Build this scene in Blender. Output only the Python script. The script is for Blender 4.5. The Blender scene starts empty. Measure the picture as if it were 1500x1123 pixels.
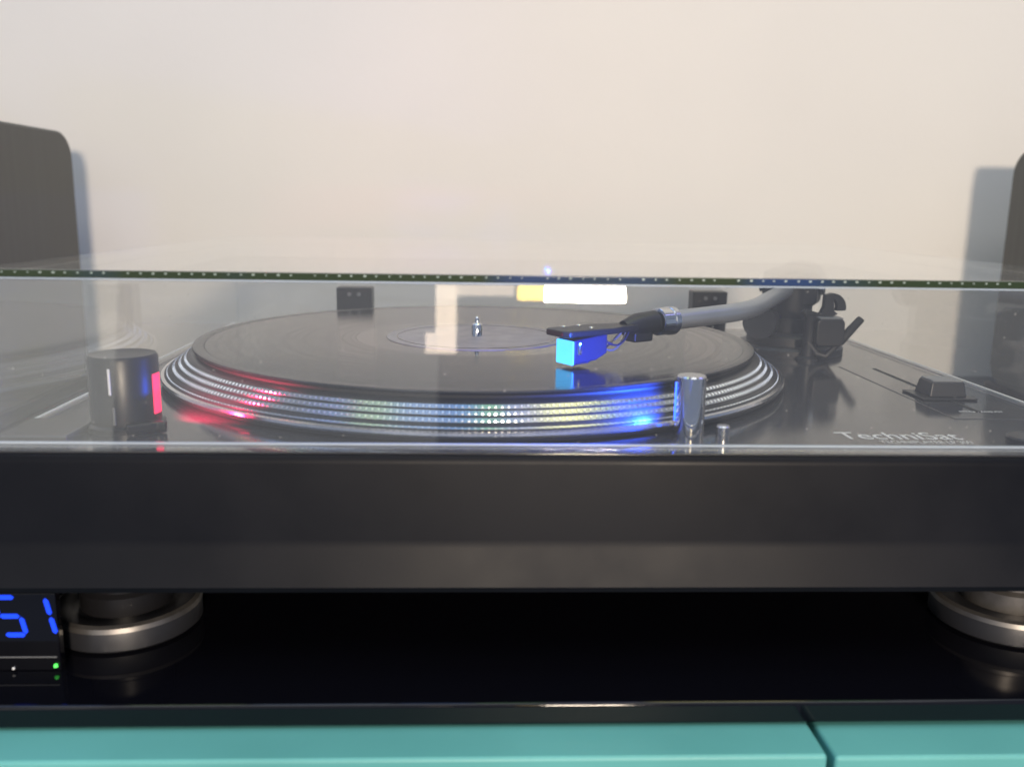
import bpy, bmesh, math, random
from mathutils import Vector, Matrix
random.seed(7)
scn = bpy.context.scene
COL = scn.collection
rad = math.radians

# ------------------------------------------------------------------ camera
def cam_axes(yaw, pitch, roll):
    cy, sy, cp, sp, cr, sr = math.cos(yaw), math.sin(yaw), math.cos(pitch), math.sin(pitch), math.cos(roll), math.sin(roll)
    r = Vector((cy, -sy, 0)); f = Vector((sy*cp, cy*cp, -sp)); u = r.cross(f)
    return cr*r + sr*u, -sr*r + cr*u, f
CAM = Vector((.0006, -.4936, .1774))
cr_, cu_, cf_ = cam_axes(.0396, .1987, .0154)
cd = bpy.data.cameras.new('camera'); co = bpy.data.objects.new('camera', cd); COL.objects.link(co)
m3 = Matrix((cr_, cu_, -cf_)).transposed()
co.matrix_world = Matrix.Translation(CAM) @ m3.to_4x4()
cd.sensor_fit = 'HORIZONTAL'; cd.sensor_width = 36.0; cd.lens = 36.0*1296.8/1500
cd.clip_start = .005; cd.clip_end = 50
cd.dof.use_dof = True; cd.dof.focus_distance = .44; cd.dof.aperture_fstop = 9.0
scn.camera = co

# ------------------------------------------------------------------ light
w = bpy.data.worlds.new('World'); scn.world = w; w.use_nodes = True
bg = w.node_tree.nodes['Background']; bg.inputs['Color'].default_value = (.57, .70, 1.0, 1); bg.inputs['Strength'].default_value = .37

def area(name, loc, target, sx, sy, radiance, color, spread=180):
    l = bpy.data.lights.new(name, 'AREA'); l.shape = 'RECTANGLE'; l.size = sx; l.size_y = sy
    l.energy = radiance*sx*sy*math.pi; l.color = color; l.spread = rad(spread)
    o = bpy.data.objects.new(name, l); COL.objects.link(o); o.location = loc
    o.rotation_euler = (Vector(target)-Vector(loc)).to_track_quat('-Z', 'Y').to_euler()
    return o
# the room lamp behind the photographer, with its yellowish shade beside it
area('room_lamp', (.231, -1.73, .45), (.231, .4, .45), .170, .116, 430, (1, .84, .67))
area('room_lamp_shade', (.116, -1.72, .45), (.116, .4, .45), .062, .116, 15, (1, .72, .12))
# warm area lights added to make the cream streak mirrored in the lid
area('cream_streak_fill', (-.067, -1.71, .36), (-.067, .4, .36), .044, .170, 6.5, (1, .80, .60))
area('cream_streak_fill_foot', (-.100, -1.71, .297), (-.100, .4, .297), .020, .044, 5.5, (1, .80, .60))
area('cream_streak_fill_top', (.016, -1.70, .43), (.016, .4, .43), .122, .066, 4.2, (1, .80, .60))
# added pale panels that mirror in the lid front as haze, leaving a dark gap
area('lid_haze_fill', (-.71, -2.3, .62), (-.71, .4, .62), 1.20, 1.14, .42, (1, .98, .92))
area('lid_haze_fill_bright', (-1.20, -2.25, .62), (-1.20, .4, .62), .46, 1.14, .85, (1, .98, .84))
area('lid_haze_fill_right', (1.13, -2.3, .62), (1.13, .4, .62), .90, 1.14, .14, (1, .97, .93))
# soft ceiling light; coloured panels added overhead to tint the platter rim
area('ceiling_light', (.05, -1.25, 1.75), (.05, -1.25, 0), 2.4, 1.0, 2.2, (.97, .98, 1))
for x0, x1, lc in ((-2.3, -.75, (.30, .50, 1)), (-.75, -.49, (.75, 1, .45)), (-.49, -.17, (.45, .65, 1)), (-.17, 0, (.15, .40, 1)), (0, .155, (.45, 1, .35)),
                   (.155, .37, (.55, .55, 1)), (.37, .74, (1, .92, .35)), (.74, .91, (.5, 1, .35)), (.91, 1.25, (.7, .75, .75)), (1.25, 2.3, (.40, .36, 1))):
    area('rim_tint_fill', ((x0+x1)/2, -.15, 1.70), ((x0+x1)/2, -.15, 0), (x1-x0)*.94, .8, 4.0 if x0 == .37 else 1.5, lc)

scn.view_settings.view_transform = 'Standard'; scn.view_settings.look = 'None'
scn.view_settings.exposure = 0; scn.view_settings.gamma = 1
scn.cycles.max_bounces = 10; scn.cycles.transparent_max_bounces = 24
scn.cycles.sample_clamp_indirect = 6; scn.cycles.caustics_reflective = True
scn.cycles.blur_glossy = .3

# ------------------------------------------------------------------ materials
def new_mat(name):
    m = bpy.data.materials.new(name); m.use_nodes = True
    return m, m.node_tree, m.node_tree.nodes['Principled BSDF']
def mat(name, col, rough=.5, metal=0, var=0, scale=60, bump=0, bscale=400, rvar=0, spec=.5, emit=None, estr=0, stretch=None):
    m, nt, b = new_mat(name); N, L = nt.nodes, nt.links
    b.inputs['Base Color'].default_value = (*col, 1); b.inputs['Roughness'].default_value = rough
    b.inputs['Metallic'].default_value = metal; b.inputs['Specular IOR Level'].default_value = spec
    tc = N.new('ShaderNodeTexCoord'); src = tc.outputs['Object']
    if stretch:
        mp = N.new('ShaderNodeMapping'); mp.inputs['Scale'].default_value = stretch; L.new(src, mp.inputs[0]); src = mp.outputs[0]
    if var or rvar:
        n = N.new('ShaderNodeTexNoise'); n.inputs['Scale'].default_value = scale; n.inputs['Detail'].default_value = 6; L.new(src, n.inputs['Vector'])
        if var:
            r = N.new('ShaderNodeValToRGB'); r.color_ramp.elements[0].position = .3; r.color_ramp.elements[1].position = .7
            r.color_ramp.elements[0].color = (*[c*(1-var) for c in col], 1); r.color_ramp.elements[1].color = (*[min(1, c*(1+var)) for c in col], 1)
            L.new(n.outputs['Fac'], r.inputs[0]); L.new(r.outputs[0], b.inputs['Base Color'])
        if rvar:
            q = N.new('ShaderNodeMapRange'); q.inputs['From Min'].default_value = .3; q.inputs['From Max'].default_value = .7
            q.inputs['To Min'].default_value = max(0, rough-rvar); q.inputs['To Max'].default_value = rough+rvar
            L.new(n.outputs['Fac'], q.inputs[0]); L.new(q.outputs[0], b.inputs['Roughness'])
    if bump:
        n2 = N.new('ShaderNodeTexNoise'); n2.inputs['Scale'].default_value = bscale; n2.inputs['Detail'].default_value = 3; L.new(src, n2.inputs['Vector'])
        bp = N.new('ShaderNodeBump'); bp.inputs['Strength'].default_value = bump; bp.inputs['Distance'].default_value = .0005
        L.new(n2.outputs['Fac'], bp.inputs['Height']); L.new(bp.outputs[0], b.inputs['Normal'])
    if emit:
        b.inputs['Emission Color'].default_value = (*emit, 1); b.inputs['Emission Strength'].default_value = estr
    return m
def acrylic(name, tint, ior, dust, dscale=9):
    # clear sheet: see-through, mirrors by Fresnel, with a thin film of dust and wipe marks
    m = bpy.data.materials.new(name); m.use_nodes = True; nt = m.node_tree; N, L = nt.nodes, nt.links
    N.remove(N['Principled BSDF']); out = N['Material Output']
    tr = N.new('ShaderNodeBsdfTransparent'); tr.inputs[0].default_value = (*tint, 1)
    gl = N.new('ShaderNodeBsdfGlossy'); gl.inputs['Roughness'].default_value = 0; gl.inputs['Color'].default_value = (1, 1, 1, 1)
    fr = N.new('ShaderNodeFresnel'); ge = N.new('ShaderNodeNewGeometry'); mi = N.new('ShaderNodeMapRange')
    mi.inputs['To Min'].default_value = ior; mi.inputs['To Max'].default_value = 1/ior   # the thin sheet does not bend light, so both faces mirror alike
    L.new(ge.outputs['Backfacing'], mi.inputs[0]); L.new(mi.outputs[0], fr.inputs[0])
    mx = N.new('ShaderNodeMixShader'); L.new(fr.outputs[0], mx.inputs[0]); L.new(tr.outputs[0], mx.inputs[1]); L.new(gl.outputs[0], mx.inputs[2])
    df = N.new('ShaderNodeBsdfDiffuse'); df.inputs[0].default_value = (.75, .74, .7, 1)
    tc = N.new('ShaderNodeTexCoord'); mp = N.new('ShaderNodeMapping'); mp.inputs['Scale'].default_value = (1, 1, .35); mp.inputs['Rotation'].default_value = (0, .5, 0)
    L.new(tc.outputs['Object'], mp.inputs[0])
    n = N.new('ShaderNodeTexNoise'); n.inputs['Scale'].default_value = dscale; n.inputs['Detail'].default_value = 5; n.inputs['Distortion'].default_value = .6; L.new(mp.outputs[0], n.inputs['Vector'])
    q = N.new('ShaderNodeMapRange'); q.inputs['From Min'].default_value = .35; q.inputs['From Max'].default_value = .75
    q.inputs['To Min'].default_value = dust*.45; q.inputs['To Max'].default_value = dust*1.7; L.new(n.outputs['Fac'], q.inputs[0])
    vo = N.new('ShaderNodeTexVoronoi'); vo.inputs['Scale'].default_value = 170; L.new(tc.outputs['Object'], vo.inputs['Vector'])
    lt = N.new('ShaderNodeMath'); lt.operation = 'LESS_THAN'; lt.inputs[1].default_value = .045; L.new(vo.outputs['Distance'], lt.inputs[0])
    ml = N.new('ShaderNodeMath'); ml.operation = 'MULTIPLY_ADD'; ml.inputs[1].default_value = .35; L.new(lt.outputs[0], ml.inputs[0]); L.new(q.outputs[0], ml.inputs[2])
    m2 = N.new('ShaderNodeMixShader'); L.new(ml.outputs[0], m2.inputs[0]); L.new(mx.outputs[0], m2.inputs[1]); L.new(df.outputs[0], m2.inputs[2])
    L.new(m2.outputs[0], out.inputs['Surface'])
    return m

M_wall = mat('wall_paint', (.78, .745, .69), .85, var=.035, scale=2.2, bump=.35, bscale=120)
M_speaker = mat('speaker_vinyl', (.105, .105, .096), .55, var=.18, scale=25, stretch=(1, 6, .25), rvar=.1, bump=.2, bscale=300)
M_speaker_base = mat('speaker_base_black', (.012, .012, .013), .4)
M_plinth = mat('plinth_black', (.0058, .0064, .0092), .40, rvar=.09, scale=14, bump=.02, bscale=900, var=.2, spec=.15)
M_deck = mat('deck_black', (.040, .039, .042), .09, rvar=.03, scale=9, bump=.02, bscale=1500, spec=.7)
M_glass = mat('black_glass', (.003, .003, .005), .06, rvar=.03, scale=12, spec=.35)
M_teal = mat('teal_lacquer', (.115, .385, .365), .45, var=.10, scale=9, rvar=.10, bump=.06, bscale=300)
M_alu = mat('polished_aluminium', (.72, .73, .76), .20, 1, rvar=.05, scale=40)
M_ring = mat('satin_aluminium', (.44, .46, .50), .21, 1, rvar=.06, scale=50)
M_chrome = mat('chrome', (.80, .80, .82), .05, 1)
M_dot = mat('bright_dot', (.72, .73, .76), .18, 1)
M_black = mat('black_plastic', (.012, .012, .014), .35, bump=.06, bscale=900)
M_rubber = mat('black_rubber', (.010, .010, .010), .7)
M_dark = mat('dark_grey_metal', (.026, .027, .032), .45, .2, rvar=.06, scale=80)
M_armtube = mat('arm_tube_metal', (.42, .44, .48), .3, .6)
M_white = mat('white_print', (.78, .78, .78), .5)
M_red = mat('red_light', (.8, .03, .1), .3, emit=(1, .025, .11), estr=1.9)
M_blue_led = mat('blue_light', (.02, .05, .9), .3, emit=(.02, .10, 1), estr=6)
M_cyan = mat('glowing_cartridge_face', (.2, .7, .9), .4, emit=(.04, .42, 1), estr=2.1)
M_digit = mat('blue_digit', (.01, .03, .4), .4, emit=(.003, .055, 1), estr=1.3)
M_green = mat('green_light', (.05, .6, .05), .4, emit=(.1, .9, .12), estr=1.6)
M_cart = mat('dark_blue_cartridge', (.018, .022, .07), .35)
M_grey = mat('grey_plastic', (.16, .165, .17), .4)
M_label = mat('record_label', (.30, .27, .275), .4, var=.2, scale=90)
M_cover = acrylic('clear_acrylic', (.985, .99, .985), 1.5, .014)
M_cover_front = acrylic('dusty_clear_acrylic', (.94, .94, .935), 1.60, .010, 14)
M_highlight = mat('pale_highlight', (.72, .72, .70), .3)
M_footring = mat('worn_metal_ring', (.20, .19, .18), .42, .8, var=.25, scale=120)
M_glint = mat('pale_glint', (.50, .58, .52), .3, var=.35, scale=60)
M_lit_lip = mat('lit_acrylic_lip', (.42, .48, .55), .22)  # pale colour paints the bright light caught along the lid's edges

def vinyl():
    m, nt, b = new_mat('black_vinyl'); N, L = nt.nodes, nt.links
    b.inputs['Base Color'].default_value = (.006, .006, .010, 1); b.inputs['Specular IOR Level'].default_value = .27
    tc = N.new('ShaderNodeTexCoord'); ln = N.new('ShaderNodeVectorMath'); ln.operation = 'LENGTH'; L.new(tc.outputs['Object'], ln.inputs[0])
    n = N.new('ShaderNodeTexNoise'); n.noise_dimensions = '1D'; n.inputs['Scale'].default_value = 260; n.inputs['Detail'].default_value = 4
    L.new(ln.outputs['Value'], n.inputs['W'])
    q = N.new('ShaderNodeMapRange'); q.inputs['From Min'].default_value = .3; q.inputs['From Max'].default_value = .7
    q.inputs['To Min'].default_value = .08; q.inputs['To Max'].default_value = .17; L.new(n.outputs['Fac'], q.inputs[0]); L.new(q.outputs[0], b.inputs['Roughness'])
    n2 = N.new('ShaderNodeTexNoise'); n2.noise_dimensions = '1D'; n2.inputs['Scale'].default_value = 2200; n2.inputs['Detail'].default_value = 2; L.new(ln.outputs['Value'], n2.inputs['W'])
    bp = N.new('ShaderNodeBump'); bp.inputs['Strength'].default_value = .07; bp.inputs['Distance'].default_value = .0002
    L.new(n2.outputs['Fac'], bp.inputs['Height']); L.new(bp.outputs[0], b.inputs['Normal'])
    return m
M_vinyl = vinyl()
M_wax = mat('smooth_vinyl', (.020, .019, .024), .08, spec=.4)
M_rim = mat('vinyl_rim', (.010, .010, .013), .22, spec=.35)
def edge_mat():
    # the polished front edge of the lid: reflected green and blue painted into its colour
    m, nt, b = new_mat('reflection_painted_edge'); N, L = nt.nodes, nt.links
    tc = N.new('ShaderNodeTexCoord'); n = N.new('ShaderNodeTexNoise'); n.noise_dimensions = '1D'; n.inputs['Scale'].default_value = 13; n.inputs['Detail'].default_value = 1
    s = N.new('ShaderNodeSeparateXYZ'); L.new(tc.outputs['Object'], s.inputs[0]); L.new(s.outputs[0], n.inputs['W'])
    r = N.new('ShaderNodeValToRGB'); e = r.color_ramp.elements
    e[0].position = .52; e[0].color = (.026, .040, .016, 1); e[1].position = .66; e[1].color = (.022, .045, .12, 1)
    L.new(n.outputs['Fac'], r.inputs[0]); L.new(r.outputs[0], b.inputs['Base Color']); b.inputs['Roughness'].default_value = .18
    return m
M_edge = edge_mat()

# ------------------------------------------------------------------ helpers
def obj(name, bm, m, parent=None, smooth=True, bevel=0, seg=2, loc=None):
    bmesh.ops.recalc_face_normals(bm, faces=bm.faces)
    me = bpy.data.meshes.new(name)
    bm.to_mesh(me); bm.free()
    if smooth: me.shade_smooth()
    me.materials.append(m)
    o = bpy.data.objects.new(name, me); COL.objects.link(o)
    if loc: o.location = loc
    if parent: o.parent = parent
    if bevel:
        b = o.modifiers.new('bevel', 'BEVEL'); b.width = bevel; b.segments = seg; b.limit_method = 'ANGLE'; b.angle_limit = rad(35); b.harden_normals = True
    elif smooth:
        me.set_sharp_from_angle(angle=rad(38))
    return o
def empty(name, loc, label, cat, group=None):
    o = bpy.data.objects.new(name, None); COL.objects.link(o); o.location = loc; o.empty_display_size = .02
    o['label'] = label; o['category'] = cat
    if group: o['group'] = group
    return o
def hexa(bm, c):
    v = [bm.verts.new(p) for p in c]
    for f in ((0, 3, 2, 1), (4, 5, 6, 7), (0, 1, 5, 4), (1, 2, 6, 5), (2, 3, 7, 6), (3, 0, 4, 7)): bm.faces.new([v[i] for i in f])
def box(bm, x0, x1, y0, y1, z0, z1):
    hexa(bm, [(x0, y0, z0), (x1, y0, z0), (x1, y1, z0), (x0, y1, z0), (x0, y0, z1), (x1, y0, z1), (x1, y1, z1), (x0, y1, z1)])
def bx(*a):
    bm = bmesh.new(); box(bm, *a); return bm
def lathe(prof, seg=128, c=(0, 0, 0), close=True):
    bm = bmesh.new(); rings = []
    for r, z in prof:
        if r < 1e-6: rings.append([bm.verts.new((c[0], c[1], c[2]+z))]*seg)
        else: rings.append([bm.verts.new((c[0]+r*math.cos(2*math.pi*i/seg), c[1]+r*math.sin(2*math.pi*i/seg), c[2]+z)) for i in range(seg)])
    n = len(rings)
    for k in range(n if close else n-1):
        a, b = rings[k], rings[(k+1) % n]
        for i in range(seg):
            j = (i+1) % seg; f = []
            for v in (a[i], a[j], b[j], b[i]):
                if v not in f: f.append(v)
            if len(f) > 2:
                try: bm.faces.new(f)
                except ValueError: pass
    return bm
def tube(bm, pts, radii, seg=20):
    pts = [Vector(p) for p in pts]
    if not isinstance(radii, (list, tuple)): radii = [radii]*len(pts)
    rings = []; ref = Vector((0, 0, 1))
    for i, p in enumerate(pts):
        t = (pts[min(i+1, len(pts)-1)]-pts[max(i-1, 0)]).normalized()
        u = t.cross(ref if abs(t.dot(ref)) < .95 else Vector((1, 0, 0))).normalized(); v = u.cross(t)
        rings.append([bm.verts.new(p+radii[i]*(math.cos(2*math.pi*k/seg)*u+math.sin(2*math.pi*k/seg)*v)) for k in range(seg)])
    for a, b in zip(rings, rings[1:]):
        for k in range(seg): bm.faces.new((a[k], a[(k+1) % seg], b[(k+1) % seg], b[k]))
    bm.faces.new(rings[0][::-1]); bm.faces.new(rings[-1])
def prism(bm, outline, frame, d0, d1):
    # outline in (a, b), extruded from d0 to d1; frame = (origin, axis a, axis b, axis d)
    o, a, b, d = [Vector(q) for q in frame]
    lo = [bm.verts.new(o+a*x+b*y+d*d0) for x, y in outline]; hi = [bm.verts.new(o+a*x+b*y+d*d1) for x, y in outline]
    bm.faces.new(lo[::-1]); bm.faces.new(hi); n = len(lo)
    for i in range(n): bm.faces.new((lo[i], lo[(i+1) % n], hi[(i+1) % n], hi[i]))
def rrect(x0, x1, y0, y1, r, n=6):
    out = []
    for cx, cy, a0 in ((x1-r, y0+r, -90), (x1-r, y1-r, 0), (x0+r, y1-r, 90), (x0+r, y0+r, 180)):
        for k in range(n+1):
            a = rad(a0+90*k/n); out.append((cx+r*math.cos(a), cy+r*math.sin(a)))
    return out
def bezier(p0, p1, p2, p3, n):
    p0, p1, p2, p3 = map(Vector, (p0, p1, p2, p3)); r = []
    for i in range(n+1):
        t = i/n; r.append((1-t)**3*p0+3*(1-t)**2*t*p1+3*(1-t)*t*t*p2+t**3*p3)
    return r
def text(name, s, loc, width, height, m, parent, shear=0, bold=0):
    cu = bpy.data.curves.new(name, 'FONT'); cu.body = s; cu.size = 1; cu.extrude = 0; cu.shear = shear; cu.offset = bold
    t = bpy.data.objects.new(name, cu); COL.objects.link(t); bpy.context.view_layer.update()
    me = bpy.data.meshes.new_from_object(t.evaluated_get(bpy.context.evaluated_depsgraph_get()))
    bpy.data.objects.remove(t)
    xs = [v.co.x for v in me.vertices]; ys = [v.co.y for v in me.vertices]
    x0, x1, y0, y1 = min(xs), max(xs), min(ys), max(ys)
    for v in me.vertices:
        v.co.x = (v.co.x-x0)/(x1-x0)*width; v.co.y = (v.co.y-y0)/(y1-y0)*height; v.co.z = .00012
    me.materials.clear(); me.materials.append(m); me.name = name
    o = bpy.data.objects.new(name, me); COL.objects.link(o); o.location = loc; o.parent = parent
    return o

# ------------------------------------------------------------------ setting
WALL_Y = .45
o = obj('wall', bx(-2.6, 2.8, WALL_Y, WALL_Y+.1, -1.2, 2.2), M_wall, smooth=False); o['kind'] = 'structure'

# ------------------------------------------------------------------ cabinet
cab = empty('cabinet', (0, 0, -.8), 'cabinet with glossy black top and teal lacquered drawer fronts', 'cabinet')
def cpart(name, bm, m, **k):
    o = obj(name, bm, m, cab, **k); o.location = (0, 0, .8); return o
cpart('top', bx(-.9, 1.0, -.2015, WALL_Y-.003, -.009, 0), M_glass, bevel=.0016, seg=3)
cpart('body', bx(-.88, .98, -.190, WALL_Y-.004, -.8, -.0095), M_black, bevel=.001)  # black paints in the shade of the gap between the drawer fronts
TEAL0, TEAL1 = -.2195, -.1895
cpart('drawer_front', bx(-.62, .1245, TEAL0, TEAL1, -.42, -.0098), M_teal, bevel=.0016, seg=3)
cpart('drawer_front', bx(.1272, .86, TEAL0, TEAL1, -.42, -.0106), M_teal, bevel=.0016, seg=3)

# ------------------------------------------------------------------ speakers
def speaker(x0, x1, label):
    root = empty('loudspeaker', ((x0+x1)/2, .27, 0), label, 'speaker', 'loudspeakers on either side of the turntable')
    yb, yf, h, r = .36, .17, .236, .024
    loc = (-(x0+x1)/2, -.27, 0)
    def P(name, bm, m, **k):
        o = obj(name, bm, m, root, **k); o.location = loc; return o
    bm = bmesh.new(); prism(bm, rrect(yf, yb, .010, h, r, 10), ((0, 0, 0), (0, 1, 0), (0, 0, 1), (1, 0, 0)), x0, x1)
    P('enclosure', bm, M_speaker, bevel=.003, seg=3)
    P('base', bx(x0-.002, x1+.002, yf-.002, yb+.002, 0, .012), M_speaker_base, bevel=.002)
    bm = bmesh.new(); prism(bm, rrect(x0+.012, x1-.012, .024, h-.016, .012), ((0, 0, 0), (1, 0, 0), (0, 0, 1), (0, 1, 0)), yf-.006, yf+.001)
    P('grille', bm, M_speaker_base, bevel=.002)
    return root
speaker(-.535, -.373, 'dark grey loudspeaker with rounded top beside the glowing dial end of the turntable')
speaker(.511, .673, 'dark grey loudspeaker beside the pitch slider end of the turntable')

# ------------------------------------------------------------------ turntable
TT = empty('turntable', (.041, 0, 0), 'black record player with closed clear dust cover and silver dotted platter', 'turntable')
OFF = Vector((-.041, 0, 0))
def part(name, bm, m, parent=None, **k):
    o = obj(name, bm, m, parent or TT, **k)
    if parent is None: o.location = OFF
    return o
XL, XR, YF, YB, ZB, ZT = -.1836, .2657, -.178, .176, .033, .087
# plinth: front profile swept across, with a skirt that leans out slightly
bm = bmesh.new()
prof = [(YF+.0018, ZT-.0006), (YF+.0006, ZT-.0018), (YF, ZT-.004), (YF+.0002, .0535), (YF-.0006, .0505), (YF-.0046, .0365), (YF-.0036, .0342), (YF+.002, ZB), (YB, ZB), (YB, ZT-.0006)]
prism(bm, prof, ((0, 0, 0), (0, 1, 0), (0, 0, 1), (1, 0, 0)), XL, XR)
plinth = part('plinth', bm, M_plinth)
part('deck_plate', bx(XL+.001, XR-.001, YF+.0022, YB-.001, ZT-.0012, ZT), M_deck, bevel=.0005)
part('deck_edge_highlight', bx(XR-.0022, XR-.0004, YF+.004, YB-.002, ZT-.001, ZT+.0011), M_highlight, bevel=.0004)  # pale strips paint the light caught by the side sheets' bottom edges
part('deck_edge_highlight', bx(XL+.0004, XL+.0022, YF+.004, YB-.002, ZT-.001, ZT+.0011), M_highlight, bevel=.0004)
# feet
for fx, fy in ((-.148, -.135), (.235, -.135), (-.148, .135), (.235, .135)):
    f = part('foot', lathe([(0, 0), (.0285, 0), (.0300, .0012), (.0300, .0090), (.0284, .0112), (.0225, .0112), (.0212, .0102), (0, .0102)], 72, (fx, fy, 0)), M_dark)
    s = part('stem', lathe([(0, .0100), (.0185, .0100), (.0185, .0180), (.0165, .0195), (.0165, ZB+.0005), (0, ZB+.0005)], 48, (fx, fy, 0)), M_black if fx < 0 else M_footring, parent=f)
    g = part('foot_ring', lathe([(.0275, .0106), (.0296, .0096), (.0302, .0088), (.0296, .0106), (.0280, .0116)], 72, (fx, fy, 0)), M_footring, parent=f)

# platter
PZ = .0888
plat = part('platter', lathe([(0, .0880), (.1650, .0880), (.1660, PZ), (.1662, .0905), (.1650, .0915), (.1530, .1003), (.1500, .1018), (0, .1018)], 256), M_black)
mat_ = part('slipmat', lathe([(0, .1012), (.1490, .1012), (.1494, .1022), (.1490, .1034), (0, .1034)], 160), M_rubber, parent=plat)
# silver rings on the sloping rim, each with its own row of raised strobe dots
def slope(r): return .0915 + (.1650-r)/(.1650-.1530)*(.1003-.0915)
nx, nz = (.1003-.0915), (.1650-.1530); nl = math.hypot(nx, nz); nx, nz = nx/nl, nz/nl
bands = [(.1636, .1624+.0004), (.1609, .1590), (.1579, .1560), (.1551, .1534)]
for r0, r1 in bands:
    z0, z1 = slope(r0), slope(r1); h = .00035
    part('silver_band', lathe([(r0, z0-.0002), (r0+nx*h, z0+nz*h), (r1+nx*h, z1+nz*h), (r1, z1-.0002)], 256), M_ring, parent=plat)
part('outer_lip', lathe([(.1640, .0905), (.1664, .0900), (.1669, .0908), (.1664, .0918), (.1648, .0921)], 256), M_alu, parent=plat)
cnt = (400, 392, 384, 376)
for (r0, r1), n in zip(bands, cnt):
    bm = bmesh.new(); rm = (r0+r1)/2; zm = slope(rm); hr = abs(r0-r1)*.36
    for i in range(n):
        a = 2*math.pi*i/n; ca, sa = math.cos(a), math.sin(a); half = .00055
        def pt(dr, dt, hh):
            r = rm+dr; z = zm-dr*(.1003-.0915)/(.1650-.1530)
            r += nx*hh; z += nz*hh
            return (r*ca-dt*sa, r*sa+dt*ca, z)
        lo = [bm.verts.new(pt(dr*1.0, dt*1.0, .0003)) for dr, dt in ((hr, -half), (hr, half), (-hr, half), (-hr, -half))]
        hi = [bm.verts.new(pt(dr*.6, dt*.6, .0006)) for dr, dt in ((hr, -half), (hr, half), (-hr, half), (-hr, -half))]
        bm.faces.new(hi)
        for k in range(4): bm.faces.new((lo[k], lo[(k+1) % 4], hi[(k+1) % 4], hi[k]))
    d = part('strobe_dots', bm, M_dot, parent=plat, smooth=False); d['kind'] = 'stuff'
sp = part('spindle', lathe([(0, .1000), (.0030, .1000), (.0030, .1112), (.0027, .1118), (.0015, .1126), (.0012, .1148), (.0006, .1160), (0, .1163)], 40), M_chrome, parent=plat)

# tonearm
ST = Vector((.045, -.0915, 0)); H = Vector((.839, .545, 0)).normalized(); W = Vector((.545, -.839, 0)).normalized(); Z = Vector((0, 0, 1))
arm = part('tonearm', lathe([(0, 0), (.0340, 0), (.0340, .0040), (.0325, .0055), (.0265, .0060), (.0265, .0110), (.0245, .0125), (.0160, .0130), (.0160, .0220), (0, .0220)], 72, (.203, .072, ZT)), M_dark)
def apart(name, bm, m, **k): return part(name, bm, m, parent=arm, **k)
def fr(o, dz): return (o+Z*dz, H, W, Z)
# headshell: plate, wider over the cartridge, narrow neck behind
bm = bmesh.new()
prism(bm, [(-.012, -.0060), (-.012, .0060), (-.0095, .0085), (.016, .0088), (.026, .0062), (.036, .0048), (.050, .0048), (.050, -.0048), (.036, -.0048), (.026, -.0062), (.016, -.0088), (-.0095, -.0085)], fr(ST, .1195), 0, .0030)
hs = apart('headshell', bm, M_black, bevel=.0008)
bm = bmesh.new(); tube(bm, [ST+H*.030+Z*.1205, ST+H*.038+Z*.1215, ST+H*.050+Z*.1222], [.0036, .0056, .0058], 24)
apart('headshell_neck', bm, M_black)
bm = bmesh.new(); prism(bm, [(.034, -.004), (.034, .004), (.046, .0042), (.046, -.0042)], fr(ST, .1135), 0, .005)
apart('headshell_latch', bm, M_black, bevel=.001)
for t, s in ((-.003, -.0045), (.006, .0045), (.006, -.0045)):
    apart('screw', lathe([(0, 0), (.0013, 0), (.0013, .0005), (.0008, .0009), (0, .0009)], 16, ST+H*t+W*s+Z*.1224), M_chrome)
# cartridge: body, glowing face, stylus block, pins and wires
bm = bmesh.new(); prism(bm, [(-.0050, .1066), (-.0050, .1178), (.0150, .1196), (.0150, .1105), (.0085, .1076)], (ST, H, Z, W), -.0060, .0060)
apart('cartridge', bm, M_cart, bevel=.0008)
bm = bmesh.new(); prism(bm, rrect(-.0058, .0060, .1064, .1174, .0006, 2), (ST-H*.0050, W, Z, -H), 0, .0009)
apart('cartridge_face', bm, M_cyan, smooth=False)
bm = bmesh.new(); prism(bm, [(-.0040, .1060), (-.0040, .1076), (.0080, .1086), (.0060, .1063)], (ST, H, Z, W), -.0040, .0040)
apart('stylus_block', bm, M_cart, bevel=.0004)
bm = bmesh.new(); tube(bm, [ST+H*.004+Z*.1076, ST+Z*.1060, ST-H*.0004+Z*.1051], [.0004, .0003, .0001], 8)
apart('stylus', bm, M_chrome)
bm = bmesh.new(); tube(bm, [ST-H*.0020+W*.0061+Z*.1112, ST-H*.0020+W*.0061+Z*.1168], .0010, 12)
apart('mounting_bolt', bm, M_chrome)
for s, zz, m in ((.005, .1160, M_blue_led), (.002, .1130, M_grey), (-.002, .1160, M_grey), (-.005, .1130, M_cart)):
    bm = bmesh.new(); tube(bm, bezier(ST+H*.015+W*s+Z*zz, ST+H*.021+W*s+Z*(zz-.004), ST+H*.026+W*s+Z*(zz-.003), ST+H*.031+W*s*.6+Z*.1195, 12), [.0005]*13, 8)
    apart('lead_wire', bm, M_cart if m is M_blue_led else m)
C0 = ST+H*.0515+Z*.1222
bm = bmesh.new(); tube(bm, [C0, C0+H*.0006, C0+H*.0068, C0+H*.0074], [.0058, .0068, .0068, .0062], 40)
apart('collar', bm, M_chrome)
bm = bmesh.new(); tube(bm, [C0+H*.0074, C0+H*.0078, C0+H*.0108, C0+H*.0112], [.0066, .0071, .0071, .0064], 40)
apart('collar_ring', bm, M_alu)
PIV = Vector((.203, .072, .1285))
a0 = C0+H*.0112; a1 = C0+H*.046+Z*.0010; dirp = (PIV-a1).normalized()
path = [a0+(a1-a0)*t/6 for t in range(6)]+bezier(a1, a1+H*.013+Z*.0003, a1+H*.016+dirp*.008, a1+H*.017+dirp*.026, 12)
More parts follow.
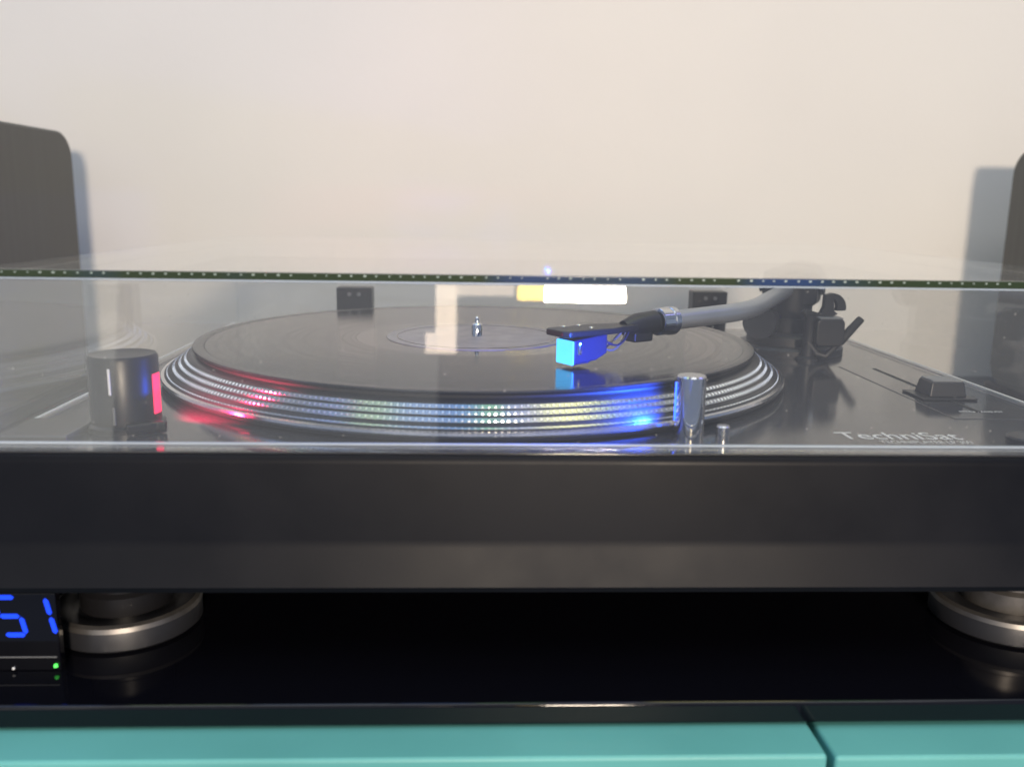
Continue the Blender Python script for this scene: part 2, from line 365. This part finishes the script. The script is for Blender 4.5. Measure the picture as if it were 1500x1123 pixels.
path += [path[-1]+(PIV+Vector((.012, .024, 0))-path[-1])*t for t in (.25, .5, .75, 1)]
bm = bmesh.new(); tube(bm, path, [.0049]*6+[.0049]*(len(path)-6), 28)
apart('arm_tube', bm, M_armtube)
bm = bmesh.new(); prism(bm, rrect(-.017, .017, -.011, .011, .004), (PIV, (.88, -.48, 0), (0, 0, 1), (.48, .88, 0)), -.010, .010)
apart('gimbal_housing', bm, M_dark, bevel=.0015)
bm = bmesh.new(); tube(bm, [PIV+Vector((0, 0, -.022)), PIV+Vector((0, 0, .0115)), PIV+Vector((0, 0, .0135))], [.0135, .0135, .006], 36)
apart('pivot_column', bm, M_dark)
for s in (-1, 1):
    c = PIV+Vector((.88, -.48, 0))*.017*s; d = Vector((.88, -.48, 0))*s
    bm = bmesh.new(); tube(bm, [c-d*.001, c+d*.003, c+d*.0036], [.0042, .0042, .003], 20); apart('bearing_cap', bm, M_chrome)
d = Vector((.48, .88, 0)).normalized()
bm = bmesh.new(); tube(bm, [PIV+d*.018, PIV+d*.019, PIV+d*.042, PIV+d*.043], [.0135, .0155, .0155, .0135], 44)
apart('counterweight', bm, M_dark)
# anti-skate dial beside the pivot
bm = bmesh.new(); tube(bm, [Vector((.181, .058, .108)), Vector((.176, .050, .108))], [.0105, .0105], 32)
apart('anti_skate_dial', bm, M_dark)
# arm rest: post, cradle block, clip
AX, AY = .2035, .034
rest = part('arm_rest', lathe([(0, 0), (.0062, 0), (.0062, .0015), (.0038, .0030), (.0034, .0265), (.0044, .0290), (0, .0295)], 28, (AX-.0015, AY, ZT)), M_dark)
bm = bmesh.new(); prism(bm, rrect(0, .0175, .0095, .0265, .0035), ((AX, AY, ZT), (1, 0, 0), (0, 0, 1), (0, 1, 0)), -.008, .010)
part('lift_housing', bm, M_black, parent=rest, bevel=.0012)
part('lift_housing_trim', bx(AX+.0015, AX+.0160, AY-.0079, AY+.0095, ZT+.0261, ZT+.0272), M_grey, parent=rest, bevel=.0005)
bm = bmesh.new()
cl = [(-.0105, .0295), (-.0075, .0315), (.001, .0290), (.0028, .0330), (.0030, .0405), (.0080, .0412), (.0086, .0350), (.0092, .0305), (.0115, .0290), (.004, .0245), (-.006, .0255)]
prism(bm, cl, ((AX+.003, AY, ZT), (1, 0, 0), (0, 0, 1), (0, 1, 0)), -.0025, .0025)
part('clip', bm, M_black, parent=rest, bevel=.0004)
bm = bmesh.new()
n = 12; outer = [(.0075+.0088*math.cos(rad(100-110*k/n)), .0325+.0088*math.sin(rad(100-110*k/n))) for k in range(n+1)]
inner = [(.0065+.0042*math.cos(rad(-25+125*k/n)), .0328+.0052*math.sin(rad(-25+125*k/n))) for k in range(n+1)]
prism(bm, outer+inner, ((AX+.003, AY, ZT), (1, 0, 0), (0, 0, 1), (0, 1, 0)), -.0022, .0022)
part('clip_hook', bm, M_black, parent=rest, bevel=.0003)
# cueing lever
L0 = Vector((AX+.0012, AY-.001, ZT)); L1 = L0+Vector((.0075, -.002, .0030))
bm = bmesh.new(); tube(bm, [L0+Vector((-.004, 0, .012)), L0+Vector((.002, -.001, .0045)), L1, L1+Vector((.0045, -.001, .0055)), L1+Vector((.0080, -.0015, .010))], [.0026, .0024, .0020, .0018, .0018], 16)
lev = part('cue_lever', bm, M_dark)
bm = bmesh.new(); e0 = L1+Vector((.0068, -.0013, .0085)); ed = Vector((.0120, -.002, .0155))
tube(bm, [e0, e0+ed*.05, e0+ed*.6, e0+ed*.62, e0+ed*.95, e0+ed], [.0020, .0028, .0026, .0025, .0024, .0018], 20)
part('lever_grip', bm, M_rubber, parent=lev)

# target light and its button
TX, TY = .0853, -.1525
tl = part('target_light', lathe([(0, -.0004), (.0058, -.0004), (.0058, .0250), (.0053, .0256), (0, .0256)], 56, (TX, TY, ZT)), M_chrome)
bm = bmesh.new(); prism(bm, rrect(-.0007, .0007, .0070, .0225, .0003, 2), ((TX-.0052, TY+.0010, ZT), (.2, 1, 0), (0, 0, 1), (-1, .2, 0)), 0, .0009)
part('light_window', bm, M_blue_led, parent=tl)
part('light_button', lathe([(0, -.0004), (.0027, -.0004), (.0027, .0052), (.0022, .0058), (0, .0058)], 32, (.0985, -.1545, ZT)), M_alu)
sl = bpy.data.lights.new('target_lamp', 'SPOT'); sl.energy = 1.6; sl.color = (.015, .09, 1); sl.spot_size = rad(150); sl.spot_blend = .6; sl.shadow_soft_size = .0015
so = bpy.data.objects.new('target_lamp', sl); COL.objects.link(so); so.location = (TX-.0078, TY+.0032, .1078)
so.rotation_euler = Vector((-.80, .35, -.10)).to_track_quat('-Z', 'Y').to_euler()

# power dial with red strobe lamp
KX, KY = -.1410, -.1400
kn = part('power_dial', lathe([(0, 0), (.0150, 0), (.0150, .0022), (.0133, .0030), (.0133, .0290), (.0126, .0302), (.0080, .0296), (0, .0296)], 72, (KX, KY, ZT)), M_black)
part('dial_pointer', bx(KX-.0008, KX+.0000, KY-.0137, KY-.0130, ZT+.016, ZT+.0262), M_white, parent=kn)
part('dial_pointer', bx(KX+.0002, KX+.0010, KY-.0137, KY-.0130, ZT+.004, ZT+.011), M_grey, parent=kn)
bm = bmesh.new(); ang0, ang1 = -18, 6
pts = [(.0136*math.cos(rad(a)), .0136*math.sin(rad(a))) for a in range(ang0, ang1+1, 6)]+[(.0120*math.cos(rad(a)), .0120*math.sin(rad(a))) for a in range(ang1, ang0-1, -6)]
prism(bm, pts, ((KX, KY, ZT), (1, 0, 0), (0, 1, 0), (0, 0, 1)), .0065, .0225)
part('red_lamp_window', bm, M_red, parent=kn)
bm = bmesh.new(); prism(bm, [(.006, -.0165), (.0155, -.0095), (.0185, -.0095), (.0185, -.0070), (.0130, -.0050), (.004, -.012)], ((KX, KY, ZT), (1, 0, 0), (0, 1, 0), (0, 0, 1)), .0008, .0045)
part('dial_foot', bm, M_black, parent=kn, bevel=.0008)
rl = bpy.data.lights.new('strobe_lamp', 'SPOT'); rl.energy = .7; rl.color = (1, .02, .10); rl.spot_size = rad(110); rl.spot_blend = .5; rl.shadow_soft_size = .002
ro = bpy.data.objects.new('strobe_lamp', rl); COL.objects.link(ro); ro.location = (KX+.0150, KY+.0030, ZT+.013)
ro.rotation_euler = Vector((.6, .78, -.10)).to_track_quat('-Z', 'Y').to_euler()
# start button in the corner by the dial
part('start_button', bx(-.179, -.1525, -.168, -.139, ZT-.0002, ZT+.0035), M_deck, bevel=.0010)

# pitch slider
pl = part('slider_plate', bx(.2130, .2490, -.118, .0128, ZT-.0003, ZT+.0003), M_deck, bevel=.0003)
part('slot', bx(.2300, .2322, -.105, .005, ZT+.0001, ZT+.0005), M_rubber, parent=pl, smooth=False)
kb = bmesh.new(); hexa(kb, [(.2215, -.0780, ZT+.0010), (.2405, -.0780, ZT+.0010), (.2405, -.0620, ZT+.0010), (.2215, -.0620, ZT+.0010), (.2228, -.0765, ZT+.0088), (.2395, -.0765, ZT+.0088), (.2395, -.0635, ZT+.0088), (.2228, -.0635, ZT+.0088)])
sk = part('slider_knob', kb, M_black, bevel=.0010)
part('knob_cap', bx(.2234, .2389, -.0760, -.0640, ZT+.0084, ZT+.0094), M_grey, parent=sk, bevel=.0004)
part('knob_base', bx(.2170, .2440, -.0815, -.0590, ZT+.0004, ZT+.0014), M_black, parent=sk, bevel=.0004)
part('speed_button', lathe([(0, 0), (.0085, 0), (.0085, .0020), (.0078, .0026), (0, .0026)], 40, (.2225, -.1570, ZT)), M_black)
# print on the deck
text('maker_lettering', 'TechniSat', (.1480, -.1535, ZT), .0500, .0110, M_white, TT, bold=.004).location += OFF
text('model_lettering', 'TECHNIPLAYER LP 300', (.1615, -.1598, ZT), .0370, .0042, M_white, TT).location += OFF
text('light_lettering', 'TARGET LIGHT', (.0815, -.1665, ZT), .0235, .0034, M_white, TT).location += OFF
text('pitch_lettering', 'PITCH ADJUST', (.2225, -.1062, ZT+.0003), .0205, .0030, M_white, TT).location += OFF
text('speed_lettering', '33', (.2290, -.1480, ZT), .0060, .0040, M_white, TT).location += OFF
# hinges
for hx in (-.0905, .1735):
    h = part('hinge', bx(hx-.0130, hx+.0130, .160, .1755, ZT-.0004, .1165), M_black, bevel=.0010)
    for k in (-1, 1):
        bm = bmesh.new(); tube(bm, [Vector((hx+k*.0035, .1590, .1115)), Vector((hx+k*.0035, .1605, .1115))], .0014, 12)
        part('hinge_screw', bm, M_grey, parent=h)

# dust cover: five sheets of clear acrylic
CT, t = .1524, .0030
cfb, cft = -.1772, -.1690     # front sheet leans back towards the top
cover = part('dust_cover', bx(XL+.003, XR-.003, cft-.0002, .1735, CT-t, CT), M_cover, bevel=.0008, seg=3)
def cp(name, bm, m=None, **k): return part(name, bm, m or M_cover, parent=cover, **k)
bm = bmesh.new(); xa, xb = XL+.0032, XR-.0032
hexa(bm, [(xa, cfb, ZT+.0004), (xb, cfb, ZT+.0004), (xb, cfb+t, ZT+.0004), (xa, cfb+t, ZT+.0004), (xa, cft, CT-t-.0002), (xb, cft, CT-t-.0002), (xb, cft+t, CT-t-.0002), (xa, cft+t, CT-t-.0002)])
cp('front_sheet', bm, M_cover_front, smooth=False)
for x0, x1 in ((XL+.0034, XL+.0034+t), (XR-.0034-t, XR-.0034)):
    bm = bmesh.new()
    hexa(bm, [(x0, cfb+t+.0003, ZT+.0012), (x1, cfb+t+.0003, ZT+.0012), (x1, .1695, ZT+.0012), (x0, .1695, ZT+.0012), (x0, cft+t+.0003, CT-t-.0002), (x1, cft+t+.0003, CT-t-.0002), (x1, .1695, CT-t-.0002), (x0, .1695, CT-t-.0002)])
    cp('side_sheet', bm, smooth=False)
# rear sheet, cut out around the hinges
for x0, x1 in ((xa+.0005, -.1045), (-.0765, .1595), (.1875, xb-.0005)):
    cp('rear_sheet', bx(x0, x1, .1700, .1730, ZT+.0012, CT-t-.0002), smooth=False)
cp('front_edge', bx(XL+.003, XR-.003, cft-.0014, cft-.0004, CT-.0028, CT-.0001), M_edge, bevel=.0003)
cp('edge_lip_highlight', bx(XL+.003, XR-.003, cft-.0022, cft-.0005, CT-.0034, CT-.0029), M_lit_lip, bevel=.0002)
cp('bottom_flange', bx(XL+.003, XR-.003, cfb-.0004, cfb+.0052, ZT+.0004, ZT+.0019), M_cover_front, bevel=.0004)
cp('flange_lip_highlight', bx(XL+.003, XR-.003, cfb+.0030, cfb+.0050, ZT+.0020, ZT+.0028), M_lit_lip, bevel=.0003)
bm = bmesh.new(); nb = 100  # small pale beads shaped in as the row of reflected glints
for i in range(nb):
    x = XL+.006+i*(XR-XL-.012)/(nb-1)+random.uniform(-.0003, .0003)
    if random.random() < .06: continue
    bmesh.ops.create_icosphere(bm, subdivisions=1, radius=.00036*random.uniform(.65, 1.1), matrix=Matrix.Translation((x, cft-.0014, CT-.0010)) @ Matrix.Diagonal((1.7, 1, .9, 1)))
d = cp('edge_glints', bm, M_glint); d['kind'] = 'stuff'

# ------------------------------------------------------------------ record
rec = empty('vinyl_record', (0, 0, .1030), 'black vinyl record with grey label lying on the platter', 'record')
def rp(name, prof, m, seg=192): return obj(name, lathe(prof, seg), m, rec)
rp('grooves', [(.0670, .0004), (.1450, .0004), (.1450, .0018), (.0670, .0018)], M_vinyl, 256)
rp('rim', [(.1452, .0002), (.1500, .0002), (.1508, .0010), (.1510, .0014), (.1506, .0020), (.1475, .0021), (.1452, .0018)], M_rim, 256)
rp('dead_wax', [(.0502, .0004), (.0669, .0004), (.0669, .0018), (.0502, .0018)], M_wax)
rp('label', [(.0032, .0004), (.0500, .0004), (.0500, .0021), (.0032, .0021)], M_label)
rp('label_ring', [(.0440, .0020), (.0448, .0020), (.0448, .00225), (.0440, .00225)], M_wax)

# ------------------------------------------------------------------ clock
ck = empty('digital_clock', (-.22, -.15, 0), 'low black clock with glowing blue digits beside the turntable foot', 'clock')
def kp(name, bm, m, parent=None, **k):
    o = obj(name, bm, m, parent or ck, **k)
    if parent is None: o.location = (.22, .15, 0)
    return o
kp('case', bx(-.300, -.1795, -.1725, -.110, 0, .0318), M_black, bevel=.0015)
gp = kp('glass_panel', bx(-.302, -.1578, -.1766, -.1728, 0, .0318), M_glass, bevel=.0005)
kp('panel_trim', bx(-.3015, -.1590, -.1769, -.1766, .0056, .0060), M_grey, parent=gp, smooth=False)
SEG = {'5': 'afgcd', '1': 'bc'}
def digit(ch, x0):
    wd, ht, th, z0 = .0082, .0152, .0018, .0150
    dg = None
    defs = {'a': (0, 1, 1, 1), 'g': (0, .5, 1, .5), 'd': (0, 0, 1, 0), 'f': (0, .5, 0, 1), 'b': (1, .5, 1, 1), 'e': (0, 0, 0, .5), 'c': (1, 0, 1, .5)}
    for s in SEG[ch]:
        ax, az, bx_, bz = defs[s]; p = Vector((ax*wd, az*ht)); q = Vector((bx_*wd, bz*ht)); dd = (q-p).normalized(); nn = Vector((-dd.y, dd.x))
        p = p+dd*.0004; q = q-dd*.0004; k = th/2
        ol = [p, p+dd*k+nn*k, q-dd*k+nn*k, q, q-dd*k-nn*k, p+dd*k-nn*k]
        ol = [(v.x-v.y*.20, v.y) for v in ol]
        bm = bmesh.new(); prism(bm, ol, ((x0, -.1766, z0), (1, 0, 0), (0, 0, 1), (0, -1, 0)), -.0001, .0003)
        if dg is None: dg = kp('digit', bm, M_digit, smooth=False)
        else: kp('segment', bm, M_digit, parent=dg, smooth=False)
digit('5', -.1778); digit('1', -.1668)
kp('power_light', lathe([(0, 0), (.0008, 0), (.0006, .0010), (0, .0012)], 16, (-.1596, -.1772, .0020)), M_green)
kp('sensor_dot', lathe([(0, 0), (.0006, 0), (.0004, .0006), (0, .0007)], 12, (-.1755, -.1772, .0012)), M_white)
